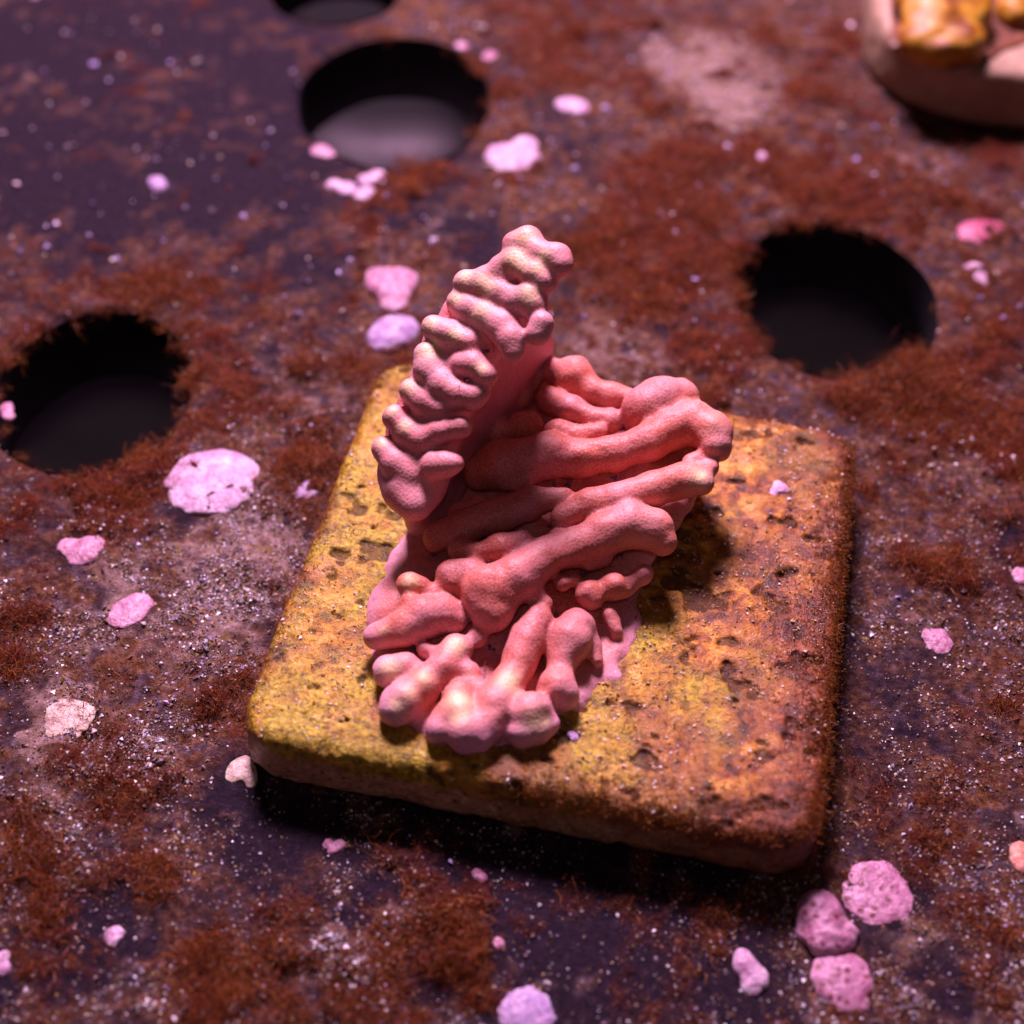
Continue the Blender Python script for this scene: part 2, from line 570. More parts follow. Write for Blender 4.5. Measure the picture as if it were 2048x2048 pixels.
BARE = [(60, 100, 260, 1.0), (330, 120, 260, 1.0), (500, 300, 200, 1.0), (150, 330, 200, .9), (830, 330, 90, .7), (1060, 230, 60, .6), (1000, 1750, 200, 1.0), (1250, 1780, 200, 1.0), (1350, 1880, 160, .9), (800, 1640, 160, .9), (1680, 1350, 120, .7),
        (200, 1780, 130, .9), (520, 1580, 110, .8), (40, 1860, 110, .9), (1700, 1620, 90, .6), (1740, 1830, 130, .7), (450, 1500, 60, .8), (620, 1880, 60, .4), (870, 440, 110, .8), (560, 480, 80, .4), (1150, 1890, 120, .9)]


def fields(P):
    """algae and crust cover of the rack at points P"""
    n1 = fbm(P * [1, 1, 0], 2.1, 4, 3)
    n2 = fbm(P * [1, 1, 0], 5.5, 3, 8)
    n3 = fbm(P * [1, 1, 0], 14, 2, 13)
    al = gauss_px(P, ALGAE)
    cr = gauss_px(P, CRUST)
    al = al - .45 * np.clip(gauss_px(P, BARE[:4]), 0, 1)
    al = np.clip((al * 1.15 + (n1 - .5) * 1.9 + (n2 - .5) * 2.4 + (n3 - .5) * 1.4 - 0.22) * 1.15, 0, 1)
    cr = np.clip((cr * 1.15 + ((n1 - .5) * -0.8 + (n2 - .5) * 2.4 + (n3 - .5) * 1.4) * np.clip(cr * 1.6 + .25 + .3 * (P[:, 1] < 2), 0, 1) - 0.30) * 1.5, 0, 1)
    return al, cr


def cover(P):
    n1 = fbm(P * [1, 1, 0], 3.0, 4, 93)
    n2 = fbm(P * [1, 1, 0], 9.0, 3, 98)
    b = gauss_px(P, BARE)
    return np.clip(0.80 - 1.0 * np.clip(b, 0, 1) + (n1 - .5) * 1.5 + (n2 - .5) * 1.4, 0, 1)


def lumps(P, al, cr):
    z = 0.030 * (fbm(P * [1, 1, 0], 7, 3, 21) - .5) * (0.35 + 1.6 * cr + 1.4 * al)
    cv = cover(P)
    z += 0.055 * (fbm(P * [1, 1, 0], 10, 3, 51) - .45) * cv * (1 - .4 * cr)
    z += 0.05 * cr * (fbm(P * [1, 1, 0], 3.2, 2, 31) - .35) + 0.12 * al * (fbm(P * [1, 1, 0], 4.0, 3, 41) - .3)
    return z


x0, x1, y0, y1, cs = -6.6, 6.2, -4.2, 10.6, 0.022
nx, ny = int((x1 - x0) / cs), int((y1 - y0) / cs)
gx, gy = np.meshgrid(np.linspace(x0, x1, nx), np.linspace(y0, y1, ny), indexing='ij')
GP = np.stack([gx.ravel(), gy.ravel(), np.zeros(gx.size)], 1)
keep = np.ones(len(GP), bool)
dmin = np.full(len(GP), 9.0)
for hx, hy, r in HOLES:
    dx, dy = GP[:, 0] - hx, (GP[:, 1] - hy) / KY
    d = np.hypot(dx, dy)
    ang = np.arctan2(dy, dx)
    rr = r * (1 + 0.012 * np.sin(3 * ang + hx) + 0.008 * np.sin(7 * ang))
    near = np.abs(d - rr) < cs * 0.75
    s = rr / np.maximum(d, 1e-6)
    GP[near, 0] = hx + dx[near] * s[near]
    GP[near, 1] = hy + dy[near] * s[near] * KY
    keep &= ~((d < rr) & ~near)
    dmin = np.minimum(dmin, np.abs(d - rr))
al, cr = fields(GP)
zz = lumps(GP, al, cr)
GP[:, 2] = zz - 0.05 * np.exp(-(dmin / 0.035) ** 2)
idx = np.arange(nx * ny).reshape(nx, ny)
F = np.stack([idx[:-1, :-1].ravel(), idx[1:, :-1].ravel(), idx[1:, 1:].ravel(), idx[:-1, 1:].ravel()], 1)
F = F[keep[F].all(1)]
used = np.unique(F)
re = np.full(len(GP), -1); re[used] = np.arange(len(used))
Fp = re[F]
plate_me = mesh_np('rack_plate', GP[used], Fp, True, dict(algae=al[used], crust=cr[used], cover=cover(GP)[used]))
plate = new_obj('rack_plate', plate_me, M_PLATE)
tag(plate, kind='structure')
PLATE_BVH = BVHTree.FromPolygons(GP[used].tolist(), Fp.tolist())


def ring_wall(name, hx, hy, r):
    n = 72 if r > .2 else 14
    V, Fq = [], []
    prof = [(0, -0.02), (-0.006, -0.08), (-0.008, -0.3), (-0.006, -THK + .03), (0.02, -THK)]
    for k in range(n):
        a = 2 * math.pi * k / n
        rk = r * (1 + 0.012 * math.sin(3 * a + hx) + 0.008 * math.sin(7 * a))
        for dr, z in prof:
            V.append((hx + (rk + dr) * math.cos(a), hy + (rk + dr) * math.sin(a) * KY, z))
    m = len(prof)
    for k in range(n):
        for j in range(m - 1):
            Fq.append((k * m + j, k * m + j + 1, ((k + 1) % n) * m + j + 1, ((k + 1) % n) * m + j))
    o = new_obj(name, mesh_np(name, V, Fq), M_WALL, plate)
    return o


for hx, hy, r in HOLES:
    ring_wall('hole_wall', hx, hy, r)

# underside of the rack (a sheet with the same holes, 6 mm down)
GB = GP.copy(); GB[:, 2] = -THK
under = new_obj('underside', mesh_np('underside', GB[used][:, :], Fp[:, ::-1]), M_WALL, plate)

fa, fb = np.meshgrid(np.linspace(-14, 14, 90), np.linspace(-8, 18, 90), indexing='ij')
FLV = np.stack([fa.ravel(), fb.ravel(), np.full(fa.size, -2.3)], 1)
ii = np.arange(8100).reshape(90, 90)
FLF = np.stack([ii[:-1, :-1].ravel(), ii[1:, :-1].ravel(), ii[1:, 1:].ravel(), ii[:-1, 1:].ravel()], 1)
floor_shade = np.clip(fbm(FLV, .35, 3, 70) * 1.2 - .35 + np.clip((FLV[:, 1] - 6.3) / .9, 0, 1), 0, 1)  # floor colour darkened, mostly at the back, where lamplight falls too bright
fl = new_obj('tank_floor', mesh_np('tank_floor', FLV, FLF, True, dict(floor_shade=floor_shade, dark=np.clip((FLV[:, 1] - 8.15) / .3, 0, 1))), M_FLOOR)  # far floor painted near black so it never looks lit
tag(fl, kind='structure')

# ------------------------------------------------------------------ ceramic tiles
TC = np.array([0.0, 0.0]); TYAW = math.radians(-10.489)


def rot2(P, a):
    c, s = math.cos(a), math.sin(a)
    return np.stack([P[..., 0] * c - P[..., 1] * s, P[..., 0] * s + P[..., 1] * c], -1)


def pit_mask(P):
    a = fbm(P * [1, 1.35, .6], 8.5, 3, 640)
    b = fbm(P, 1.6, 2, 650)
    return np.clip((a + .35 * (b - .5) - .675) / .05, 0, 1)


def tile_mesh(half, thick, corner, bev, cell, seed, dome=0.0, red=True, local_pits=True):
    fld = Field((-half - .12, -half - .12, -0.08), (half + .12, half + .12, thick + .14), cell)
    s, X, Y, Z = fld.block(fld.lo, fld.lo + fld.n * cell)
    qx = np.abs(X) - (half - corner); qy = np.abs(Y) - (half - corner)
    d2 = np.hypot(np.maximum(qx, 0), np.maximum(qy, 0)) + np.minimum(np.maximum(qx, qy), 0) - corner
    dz = np.abs(Z - thick / 2) - thick / 2
    a, b = d2 + bev, dz + bev
    fld.D = np.hypot(np.maximum(a, 0), np.maximum(b, 0)) + np.minimum(np.maximum(a, b), 0) - bev
    if local_pits:
        mb = np.abs(fld.D) < .12
        Pm = fld.lo + np.argwhere(mb) * cell
        fld.D[mb] += 0.022 * pit_mask(Pm)
    fld.noise(0.020, 3.0, seed, 3)
    fld.noise(0.010, 11.0, seed + 5, 2)
    fld.noise(0.006, 30.0, seed + 9, 1)
    V, Fq = fld.nets(1)
    return V, Fq


tile = empty('frag_tile', (TC[0], TC[1], 0))
tile.rotation_euler = (0, 0, 0)
tag(tile, 'square ceramic tile stained ochre and yellow by algae, carrying the pink ridged coral', 'tile', 'coral mounting tiles')
V, Fq = tile_mesh(1.5, TZ, 0.24, 0.10, 0.0135, 100)
# side colour where the face turns away from the top; red-brown film along the right edge
nz = V[:, 2]
side = np.clip((TZ - 0.10 - nz + 0.10 * (fbm(V, 5, 3, 77) - .5) * 2) / 0.07, 0, 1)
red = np.clip((V[:, 0] - .96 + 0.55 * (fbm(V, 3, 4, 55) - .5) * 2) / 0.35, 0, 1)
red = np.maximum(red, np.clip((-V[:, 1] - 1.36 + (V[:, 0] - .7) * .25 + 0.3 * (fbm(V, 5, 3, 56) - .5)) / 0.15, 0, 1) * 0.9 * (V[:, 0] > -.2))
red = np.maximum(red, np.clip((-V[:, 0] - 1.42 + 0.2 * (fbm(V, 5, 3, 57) - .5) * 2) / 0.1, 0, 1) * 0.7)
red = np.maximum(red, np.clip((fbm(V, 2.6, 4, 58) + V[:, 0] * .07 - .55) / 0.10, 0, 1) * 0.65)
olive = np.clip(.78 - V[:, 0] * .45 - V[:, 1] * .15 + (fbm(V, 2.4, 3, 59) - .5) * 2.2, 0, 1)
side = side * (1 - red * 0.75)
Vw = V.copy(); Vw[:, :2] = rot2(V[:, :2], TYAW) + TC
slab = new_obj('slab', mesh_np('slab', Vw, Fq, True, dict(side=side, red=red, pit=pit_mask(V), olive=olive)), M_TILE, tile)
TILE_BVH = BVHTree.FromPolygons(Vw.tolist(), Fq.tolist())

# ------------------------------------------------------------------ the coral
coral = empty('coral', (-0.2, 0.0, TZ))
tag(coral, 'salmon pink plating coral with knobbly ridges and an upright fin, growing on the ochre tile', 'coral')

CTRL = [  # photo x, y (1932 px view) and height: how the encrusting sheet rises from the tile
    (690, 1080, .56), (730, 1115, .64), (676, 1160, .55), (695, 1240, .44), (725, 1300, .44), (750, 1350, .44), (810, 1390, .44), (880, 1400, .45), (980, 1390, .44),
    (1050, 1350, .44), (1110, 1300, .44), (1185, 1225, .44), (1205, 1130, .50), (1228, 1085, .56), (1262, 1020, .72), (1300, 950, .79), (1340, 895, .86),
    (1370, 825, .94), (1315, 748, .92), (1240, 735, .87), (1180, 748, .82), (1080, 695, .80), (1020, 665, .74), (960, 700, .66), (900, 760, .62),
    (760, 1000, .50), (830, 900, .58), (960, 850, .76), (1080, 850, .80), (1200, 840, .87), (1050, 950, .76), (1180, 950, .80), (1050, 1050, .68), (1150, 1020, .70),
    (950, 1120, .66), (880, 1080, .62), (820, 1150, .56), (950, 1230, .52), (1100, 1180, .52), (900, 1320, .50), (1020, 1290, .50)]
CTRL = [(a, b, .44 + (c - .44) * .84) for a, b, c in CTRL]
CP = np.array([at2(*c) for c in CTRL])
OUTL = [(705, 1050), (684, 1085), (668, 1160), (688, 1244), (712, 1306), (732, 1360), (800, 1404), (880, 1416), (980, 1406), (1058, 1366), (1130, 1320), (1206, 1246), (1226, 1140),
        (1230, 1085), (1258, 1020), (1300, 950), (1338, 895), (1366, 820), (1318, 735), (1240, 712), (1180, 715), (1080, 664), (1000, 640), (925, 720), (850, 850), (760, 960)]


class TPS:
    def __init__(self, P, z, lam=1e-3):
        self.P = P
        n = len(P)
        r2 = ((P[:, None] - P[None]) ** 2).sum(-1)
        K = 0.5 * r2 * np.log(r2 + 1e-9) + lam * np.eye(n)
        A = np.zeros((n + 3, n + 3)); A[:n, :n] = K
        A[:n, n] = 1; A[:n, n + 1:] = P; A[n, :n] = 1; A[n + 1:, :n] = P.T
        self.w = np.linalg.solve(A, np.r_[z, 0, 0, 0])

    def __call__(self, Q):
        r2 = ((Q[:, None] - self.P[None]) ** 2).sum(-1)
        return (0.5 * r2 * np.log(r2 + 1e-9)) @ self.w[:-3] + self.w[-3] + Q @ self.w[-2:]


H_PX = TPS(np.array([(c[0], c[1]) for c in CTRL], float) / 500, np.array([c[2] for c in CTRL]))
H_W = TPS(CP[:, :2], CP[:, 2])


def hpx(x, y):
    return float(H_PX(np.array([[x, y]], float) / 500)[0])


def poly_sd(X, Y, poly):
    """signed distance to a polygon (negative inside)"""
    d = np.full(X.shape, 9.0); ins = np.zeros(X.shape, bool)
    n = len(poly)
    for i in range(n):
        a, b = poly[i], poly[(i + 1) % n]
        e = b - a
        wx, wy = X - a[0], Y - a[1]
        t = np.clip((wx * e[0] + wy * e[1]) / (e @ e), 0, 1)
        d = np.minimum(d, np.hypot(wx - t * e[0], wy - t * e[1]))
        c = (a[1] > Y) != (b[1] > Y)
        xi = a[0] + (Y - a[1]) / np.where(b[1] == a[1], 1e-9, b[1] - a[1]) * e[0]
        ins ^= c & (X < xi)
    return np.where(ins, -d, d)


def smax(a, b, k):
    h = np.maximum(k - np.abs(a - b), 0) / k
    return np.maximum(a, b) + h * h * k * 0.25


PXU = 339.0                                    # pixels of the 1932 view per unit near the coral
CELL = 0.0128
BF = Field((-1.35, -1.42, 0.30), (1.15, 1.55, 1.40), CELL)
s, X, Y, Z = BF.block(BF.lo, BF.lo + BF.n * CELL)
HX, HY = X[:, :, 0], Y[:, :, 0]
hw = H_W(np.stack([HX.ravel(), HY.ravel()], 1)).reshape(HX.shape) - 0.095
OUTW = np.array([at2(x, y, hpx(x, y))[:2] for x, y in OUTL])
# evens the outline with small scallops
wob = 0.060 * (fbm(np.stack([HX.ravel(), HY.ravel(), 0 * HX.ravel()], 1), 8, 2, 5).reshape(HX.shape) - .5)
sd2 = poly_sd(HX, HY, OUTW) + wob
top = np.clip(hw, 0.43, 1.1)
# thin plate that follows the height field, thinner to its rim
sheet = smax((np.abs(Z - (top[:, :, None] - 0.075)) - 0.075) * 0.85, sd2[:, :, None] + 0.03, 0.10)
cmid = np.array(at2(985, 1010, 0.6))[:2]
foot = sd2 + 0.10 + 0.30 * np.clip((top - 0.55) / 0.4, 0, 1)
column = smax(np.maximum(Z - top[:, :, None] + .05, 0.30 - Z), foot[:, :, None], 0.16)
wv_ = 0.06 * (fbm(np.stack([HX.ravel(), HY.ravel(), 0 * HX.ravel()], 1), 8.5, 2, 15).reshape(HX.shape) - .5) * np.clip(-sd2 / .25, 0, 1)
sheet = sheet - wv_[:, :, None]
BF.D = sheet
BF.smin(s, column, 0.10)

RIDGES = [  # each: (x, y, radius px) along a ridge in the 1932 px view
    [(905, 892, 30), (945, 876, 40), (990, 872, 38), (1035, 858, 38), (1100, 866, 31), (1160, 856, 30), (1220, 836, 32), (1265, 810, 34), (1305, 796, 36), (1342, 815, 34), (1350, 840, 28)],
    [(825, 1015, 24), (880, 996, 28), (940, 972, 28), (1000, 950, 27), (1062, 940, 20)],
    [(1060, 980, 22), (1110, 955, 28), (1170, 945, 29), (1230, 922, 29), (1290, 905, 29), (1322, 910, 22)],
    [(928, 1150, 36), (925, 1122, 44), (975, 1090, 35), (1030, 1050, 33), (1090, 1030, 33), (1140, 1010, 36), (1190, 992, 38), (1232, 1000, 34), (1252, 1022, 22)],
    [(868, 1036, 21), (905, 1045, 19), (945, 1034, 23), (984, 1022, 20)],
    [(858, 1092, 32), (890, 1088, 30)],
    [(1050, 1014, 16), (1054, 1016, 15)],
    [(712, 1200, 22), (760, 1186, 28), (800, 1166, 34), (838, 1160, 30), (860, 1168, 20)],
    [(735, 1270, 27), (768, 1264, 25), (795, 1272, 16)],
    [(860, 1226, 26), (835, 1264, 27), (800, 1294, 27), (762, 1322, 32), (748, 1338, 28)],
    [(885, 1268, 17), (887, 1271, 16)],
    [(864, 1312, 25), (868, 1352, 28), (880, 1384, 28), (905, 1392, 22)],
    [(1015, 1170, 24), (1000, 1204, 28), (982, 1244, 28), (962, 1288, 27), (935, 1332, 30), (918, 1368, 28)],
    [(1088, 1184, 31), (1072, 1212, 35), (1062, 1242, 26), (1056, 1268, 20), (1050, 1298, 30), (1062, 1312, 24)],
    [(1100, 1190, 20), (1118, 1220, 15), (1126, 1245, 12)],
    [(1000, 1348, 36), (1010, 1372, 28)], [(1000, 1348, 30), (985, 1382, 24)], [(1005, 1350, 30), (1034, 1366, 18)],
    [(842, 1350, 20), (826, 1376, 20)],
    [(1112, 1122, 25), (1114, 1125, 24)], [(1155, 1106, 22), (1157, 1108, 21)], [(1213, 1086, 20), (1217, 1083, 17)], [(1188, 1102, 15), (1180, 1112, 13)],
    [(772, 1102, 22), (792, 1108, 18)], [(772, 1134, 14), (766, 1140, 13)],
    [(1222, 775, 46), (1246, 762, 46), (1280, 752, 36)], [(1318, 772, 14), (1326, 776, 10)],
    [(1035, 752, 25), (1078, 772, 23), (1118, 790, 18), (1150, 794, 24)],
    [(1052, 818, 28), (1092, 824, 20), (1128, 818, 18)],
    [(1015, 678, 16), (1050, 702, 20), (1082, 712, 36), (1120, 735, 22)], [(1120, 735, 22), (1155, 748, 24), (1185, 752, 18)],
    [(990, 700, 34), (975, 745, 30)], [(985, 805, 28), (1000, 800, 24)], [(925, 802, 34), (940, 815, 28)],
    [(1326, 892, 16), (1340, 882, 14)], [(1300, 870, 12), (1332, 862, 12)],
    [(868, 968, 18), (905, 950, 16)],
    [(1112, 1062, 15), (1140, 1056, 14)], [(1060, 1100, 14), (1085, 1090, 12)], [(1020, 1142, 13), (1030, 1138, 12)], [(1150, 1160, 14), (1162, 1190, 12)], [(820, 1120, 16), (835, 1128, 14)], [(800, 1225, 13), (815, 1232, 12)], [(905, 1300, 15), (915, 1330, 16)],  [(1010, 1118, 14), (1004, 1124, 12)], [(955, 905, 16), (990, 912, 15)], [(900, 1200, 14), (905, 1206, 12)], 
]
for rd in RIDGES:
    pts = []
    for x, y, r in rd:
        rr = r / PXU
        z = np.clip(hpx(x, y), .42, 1.06)
        pts.append((at2(x, y, z + rr * (0.8 if r < 24 and y < 1140 else 0.50 if y < 1120 else 0.28)), rr * 1.14))
    for (a, ra), (b, rb) in zip(pts[:-1], pts[1:]):
        BF.capsule(a, b, ra, rb, 0.030)
BF.noise(0.018, 7.5, 300, 3)
BF.noise(0.003, 20, 310, 1)
VB, FB = BF.nets(2)


def tip_highlights(V, spots, zf):  # weights for the highlights painted on ridge and fin tips
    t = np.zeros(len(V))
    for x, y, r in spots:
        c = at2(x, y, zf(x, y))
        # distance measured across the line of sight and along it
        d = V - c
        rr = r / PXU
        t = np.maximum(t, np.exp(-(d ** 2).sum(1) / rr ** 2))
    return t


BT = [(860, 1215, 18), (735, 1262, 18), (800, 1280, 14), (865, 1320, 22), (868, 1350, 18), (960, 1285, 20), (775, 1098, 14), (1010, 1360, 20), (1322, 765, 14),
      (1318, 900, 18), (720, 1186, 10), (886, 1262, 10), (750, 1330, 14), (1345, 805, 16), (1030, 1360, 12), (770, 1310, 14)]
tb = tip_highlights(VB, BT, lambda x, y: np.clip(hpx(x, y), .42, 1.06) + .10)
sdv = poly_sd(VB[:, 0], VB[:, 1], OUTW)
rim = np.clip(1 + sdv / 0.16, 0, 1) * np.clip(1.1 - (VB[:, 2] - .42) / 0.3, 0, 1) * 0.95
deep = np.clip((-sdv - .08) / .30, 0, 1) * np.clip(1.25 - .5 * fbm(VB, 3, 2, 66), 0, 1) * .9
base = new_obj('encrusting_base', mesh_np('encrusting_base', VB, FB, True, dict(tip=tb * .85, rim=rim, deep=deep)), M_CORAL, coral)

# ---- the upright fin
def zp(x, y):                                  # enlarged detail of the fin -> 1932 px view
    return 641.5 + x * 0.3126, 396.2 + y * 0.3126


AX = [(430, 1640, .86), (460, 1540, .93), (540, 1380, 1.04), (620, 1200, 1.16), (710, 1000, 1.29), (800, 820, 1.41), (920, 650, 1.52), (1020, 480, 1.63), (1100, 340, 1.72), (1160, 230, 1.79)]
AR = [120, 150, 155, 155, 155, 155, 150, 135, 105, 80]
axp = np.array([(a[0], a[1]) for a in AX], float)


def fin_z(x, y):
    best, zb = 1e9, 0
    for (a, b), za, zc in zip(zip(axp[:-1], axp[1:]), [q[2] for q in AX[:-1]], [q[2] for q in AX[1:]]):
        e = b - a
        t = np.clip(((x - a[0]) * e[0] + (y - a[1]) * e[1]) / (e @ e), 0, 1)
        d = np.hypot(x - a[0] - t * e[0], y - a[1] - t * e[1])
        if d < best: best, zb = d, za + (zc - za) * t
    return zb


def fat(x, y, dz=0.0):
    return at2(*zp(x, y), fin_z(x, y) + dz)


ZU = PXU / 0.3126                              # detail pixels per unit
FF = Field((-1.25, -0.35, 0.40), (0.35, 1.75, 2.10), CELL)
core = [fat(a[0], a[1]) for a in AX]
for i in range(len(AX) - 1):
    FF.capsule(core[i], core[i + 1], AR[i] * 1.06 / ZU, AR[i + 1] * 1.06 / ZU, 0.05)
SH = [(365, 1490), (392, 1330), (462, 1160), (548, 980), (610, 800), (722, 620), (850, 490), (950, 380)]
SR = [100, 104, 100, 100, 98, 95, 88, 64]
for (a, ra), (b, rb) in zip(list(zip(SH, SR))[:-1], list(zip(SH, SR))[1:]):
    FF.capsule(fat(*a, -.01), fat(*b, -.01), ra / ZU, rb / ZU, 0.05)
# the plate below the thick edge, down to the sheet
BASEL = [(800, 985, .48), (815, 955, .52), (845, 915, .55), (880, 870, .58), (915, 820, .60), (945, 775, .62), (970, 735, .64), (990, 700, .66), (1005, 680, .68), (1015, 665, .70)]
bl = [np.array(at2(*b)) for b in BASEL]
for i in range(len(AX) - 1):
    for t in (0.0, 0.5):
        a = core[i] * (1 - t) + core[i + 1] * t
        b = bl[i] * (1 - t) + bl[i + 1] * t
        wz = 1.0
        if i < 2: a = a * 0.8 + b * 0.2
        FF.capsule(a, b, 0.085, 0.10, 0.08)
NUBS = [  # crosswise rolls of the fin, in detail pixels; the first three are the rounded lower lip
    [(330, 1600, 95), (390, 1700, 95), (445, 1780, 62)], [(540, 1560, 105), (510, 1660, 95), (455, 1790, 60)], [(694, 1526, 50), (640, 1532, 66), (575, 1540, 76)],
    [(268, 1440, 66), (335, 1530, 70), (450, 1600, 64)],
    [(334, 1255, 66), (405, 1338, 72), (500, 1385, 68), (600, 1345, 60), (735, 1312, 52)],
    [(434, 1092, 64), (510, 1158, 70), (605, 1200, 62)],
    [(527, 880, 70), (540, 965, 76), (615, 1060, 76), (705, 1112, 72), (800, 1125, 64), (845, 1106, 50)],
    [(735, 930, 58), (815, 940, 64), (882, 1000, 60)],
    [(568, 712, 66), (645, 750, 70), (780, 800, 58)],
    [(720, 556, 66), (790, 605, 72), (890, 645, 74), (985, 708, 76), (1035, 785, 72), (1043, 855, 56)],
    [(762, 442, 68), (855, 450, 72), (955, 500, 72), (1060, 548, 68), (1145, 535, 74), (1162, 580, 70)],
    [(1215, 685, 62), (1195, 745, 60)],
    [(890, 400, 56), (985, 402, 58)], [(975, 345, 62), (1060, 312, 72), (1112, 346, 70), (1185, 388, 74), (1228, 430, 64)],
    [(1058, 208, 66), (1130, 190, 72), (1200, 264, 62), (1305, 294, 72), (1328, 332, 62)],
]
for rd in NUBS:
    lip = max(r for x, y, r in rd) > 90
    pts = [(fat(x, y, 0.02 if lip else 0.092), r * (1.04 if lip else 1.22) / ZU) for x, y, r in rd]
    for (a, ra), (b, rb) in zip(pts[:-1], pts[1:]):
        FF.capsule(a, b, ra, rb, 0.10 if lip else 0.024)
FF.noise(0.007, 8, 320, 2)
FF.noise(0.002, 20, 330, 1)
VF, FF_ = FF.nets(2)
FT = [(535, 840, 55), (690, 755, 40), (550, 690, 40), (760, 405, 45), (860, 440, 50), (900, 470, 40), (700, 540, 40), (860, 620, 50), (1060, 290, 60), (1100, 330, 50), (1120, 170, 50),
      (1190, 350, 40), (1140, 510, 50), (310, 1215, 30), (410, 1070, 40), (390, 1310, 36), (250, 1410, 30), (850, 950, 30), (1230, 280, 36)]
tf = tip_highlights(VF, [(*zp(x, y), r * 0.3126 * 1.15) for x, y, r in FT], lambda x, y: fin_z((x - 641.5) / .3126, (y - 396.2) / .3126) + .14)
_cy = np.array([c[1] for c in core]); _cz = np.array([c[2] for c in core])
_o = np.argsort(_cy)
fin_shade = np.clip((np.interp(VF[:, 1], _cy[_o], _cz[_o]) - .06 - VF[:, 2]) / .22, 0, 1) * .95  # shade painted as deeper red on the wall below the thick edge
fin = new_obj('upright_fin', mesh_np('upright_fin', VF, FF_, True, dict(tip=tf * .85, rim=np.full(len(VF), .30), deep=fin_shade)), M_CORAL, coral)

CORAL_BVH = BVHTree.FromPolygons(np.concatenate([VB, VF]).tolist(), np.concatenate([FB, FF_ + len(VB)]).tolist())


def hit(x, y, *bvhs):
    """first surface met through a pixel of the 1932 px view"""
    d = CF + CR * ((x * S - 1024) / FPX) - CU * ((y * S - 1024) / FPX)
    dv = Vector(d).normalized()
    best = None
    for b in bvhs:
        loc, nor, i, dist = b.ray_cast(Vector(CL), dv)
        if loc is not None and (best is None or dist < best[2]): best = (np.array(loc), np.array(nor), dist)
    return best


# polyps: violet dots sitting in the valleys between ridges
M_POLYP = mat_plain('polyp_violet', (0.05, 0.025, 0.08), (0.22, 0.16, 0.36), 90, 0.4, 0.5)
POLYPS = [(878, 716), (914, 661), (1070, 740), (1116, 751), (1077, 791), (1102, 804), (1152, 812), (1194, 785), (1264, 793), (1239, 819), (1048, 916), (1092, 922), (1158, 902),
          (1027, 1001), (1089, 1001), (920, 1016), (1145, 976), (1199, 960), (833, 1060), (905, 1060), (886, 1144), (1042, 1172), (1061, 1148), (965, 1290), (905, 1290), (1088, 1076), (1180, 1020), (925, 1215), (800, 1240), (1030, 1322)]
hairP, hairN = [], []
ico = None
for k, (x, y) in enumerate(POLYPS):
    best = None
    for t in range(40):
        xx, yy = (x, y) if t == 0 else (x + random.gauss(0, 10), y + random.gauss(0, 10))
        h = hit(xx, yy, CORAL_BVH)
        if h is None: continue
        rel = h[0][2] - hpx(xx, yy) if y > 720 or x > 960 else 0
        if best is None or rel < best[1] - 0.004: best = (h, rel)
    if best is None or best[1] > 0.05: continue
    loc, nor, _ = best[0]
    loc = loc - nor * 0.006
    fld = Field(loc - .06, loc + .06, 0.006)
    for j in range(5):
        q = loc + rng.normal(size=3) * 0.010
        fld.ellipsoid(q, np.array([.011, .011, .010]) * (0.8 + .5 * rng.random()), 0.006)
    v, f = fld.nets(1)
    new_obj('polyp', mesh_np('polyp', v, f), M_POLYP, coral)
    for j in range(14):
        hairP.append(loc + rng.normal(size=3) * 0.03); hairN.append(nor + rng.normal(size=3) * .8)
for k in range(900):
    x, y = random.uniform(980, 1300), random.uniform(700, 1180)
    h = hit(x, y, CORAL_BVH)
    if h is None or h[1][2] > 0.75 and random.random() < .6: continue
    g = hpx(x, y)
    if h[0][2] > g + 0.02: continue
    hairP.append(h[0]); hairN.append(h[1] + rng.normal(size=3) * .7)
hairP, hairN = np.array(hairP), np.array(hairN)
n = len(hairP)
v, f = strands(hairP, hairN, 0.03 + .05 * rng.random(n), np.full(n, 0.005), 1.0)
tint = np.repeat(np.array([0.55, 0.12, 0.06])[None] * (0.5 + rng.random((n, 1))), 10, 0)
fil = new_obj('filament', mesh_np('filament', v, f, True, None, dict(tint=tint)), M_HAIR, coral)
fil['kind'] = 'stuff'
print('coral verts', len(VB), len(VF), 'filaments', n)

# ------------------------------------------------------------------ the second tile at the top right with its lumpy coral
t2c = np.array([at(2000, 80, TZ)[0] + 0.55, at(2000, 80, TZ)[1] + 0.74])
T2YAW = math.radians(-6)
tile2 = empty('frag_tile', (t2c[0], t2c[1], 0))
tag(tile2, 'beige round-cornered tile in the top right corner, carrying a lumpy yellow coral', 'tile', 'coral mounting tiles')
V, Fq = tile_mesh(1.5, 0.52, 0.95, 0.10, 0.03, 400, local_pits=False)
V[:, 2] += 0.0
side2 = np.clip(1 - np.clip((np.abs(V[:, :2]).max(1) < 1.22).astype(float), 0, 1), 0, 1)
Vw2 = V.copy(); Vw2[:, :2] = rot2(V[:, :2], T2YAW) + t2c
red2 = np.clip((1.36 - np.abs(V[:, :2]).max(1)) / 0.12, 0, 1) * (V[:, 2] > .45)
M_TILE2 = mat_plain('bare_ceramic', (0.28, 0.165, 0.10), (0.42, 0.27, 0.18), 4, 0.6, 0.3)
M_FILM = mat_plain('brown_algae_film', (0.07, 0.016, 0.008), (0.22, 0.07, 0.03), 7, 0.5, 0.4)
new_obj('slab', mesh_np('slab', Vw2, Fq, True), M_TILE2, tile2)
TILE2_BVH = BVHTree.FromPolygons(Vw2.tolist(), Fq.tolist())
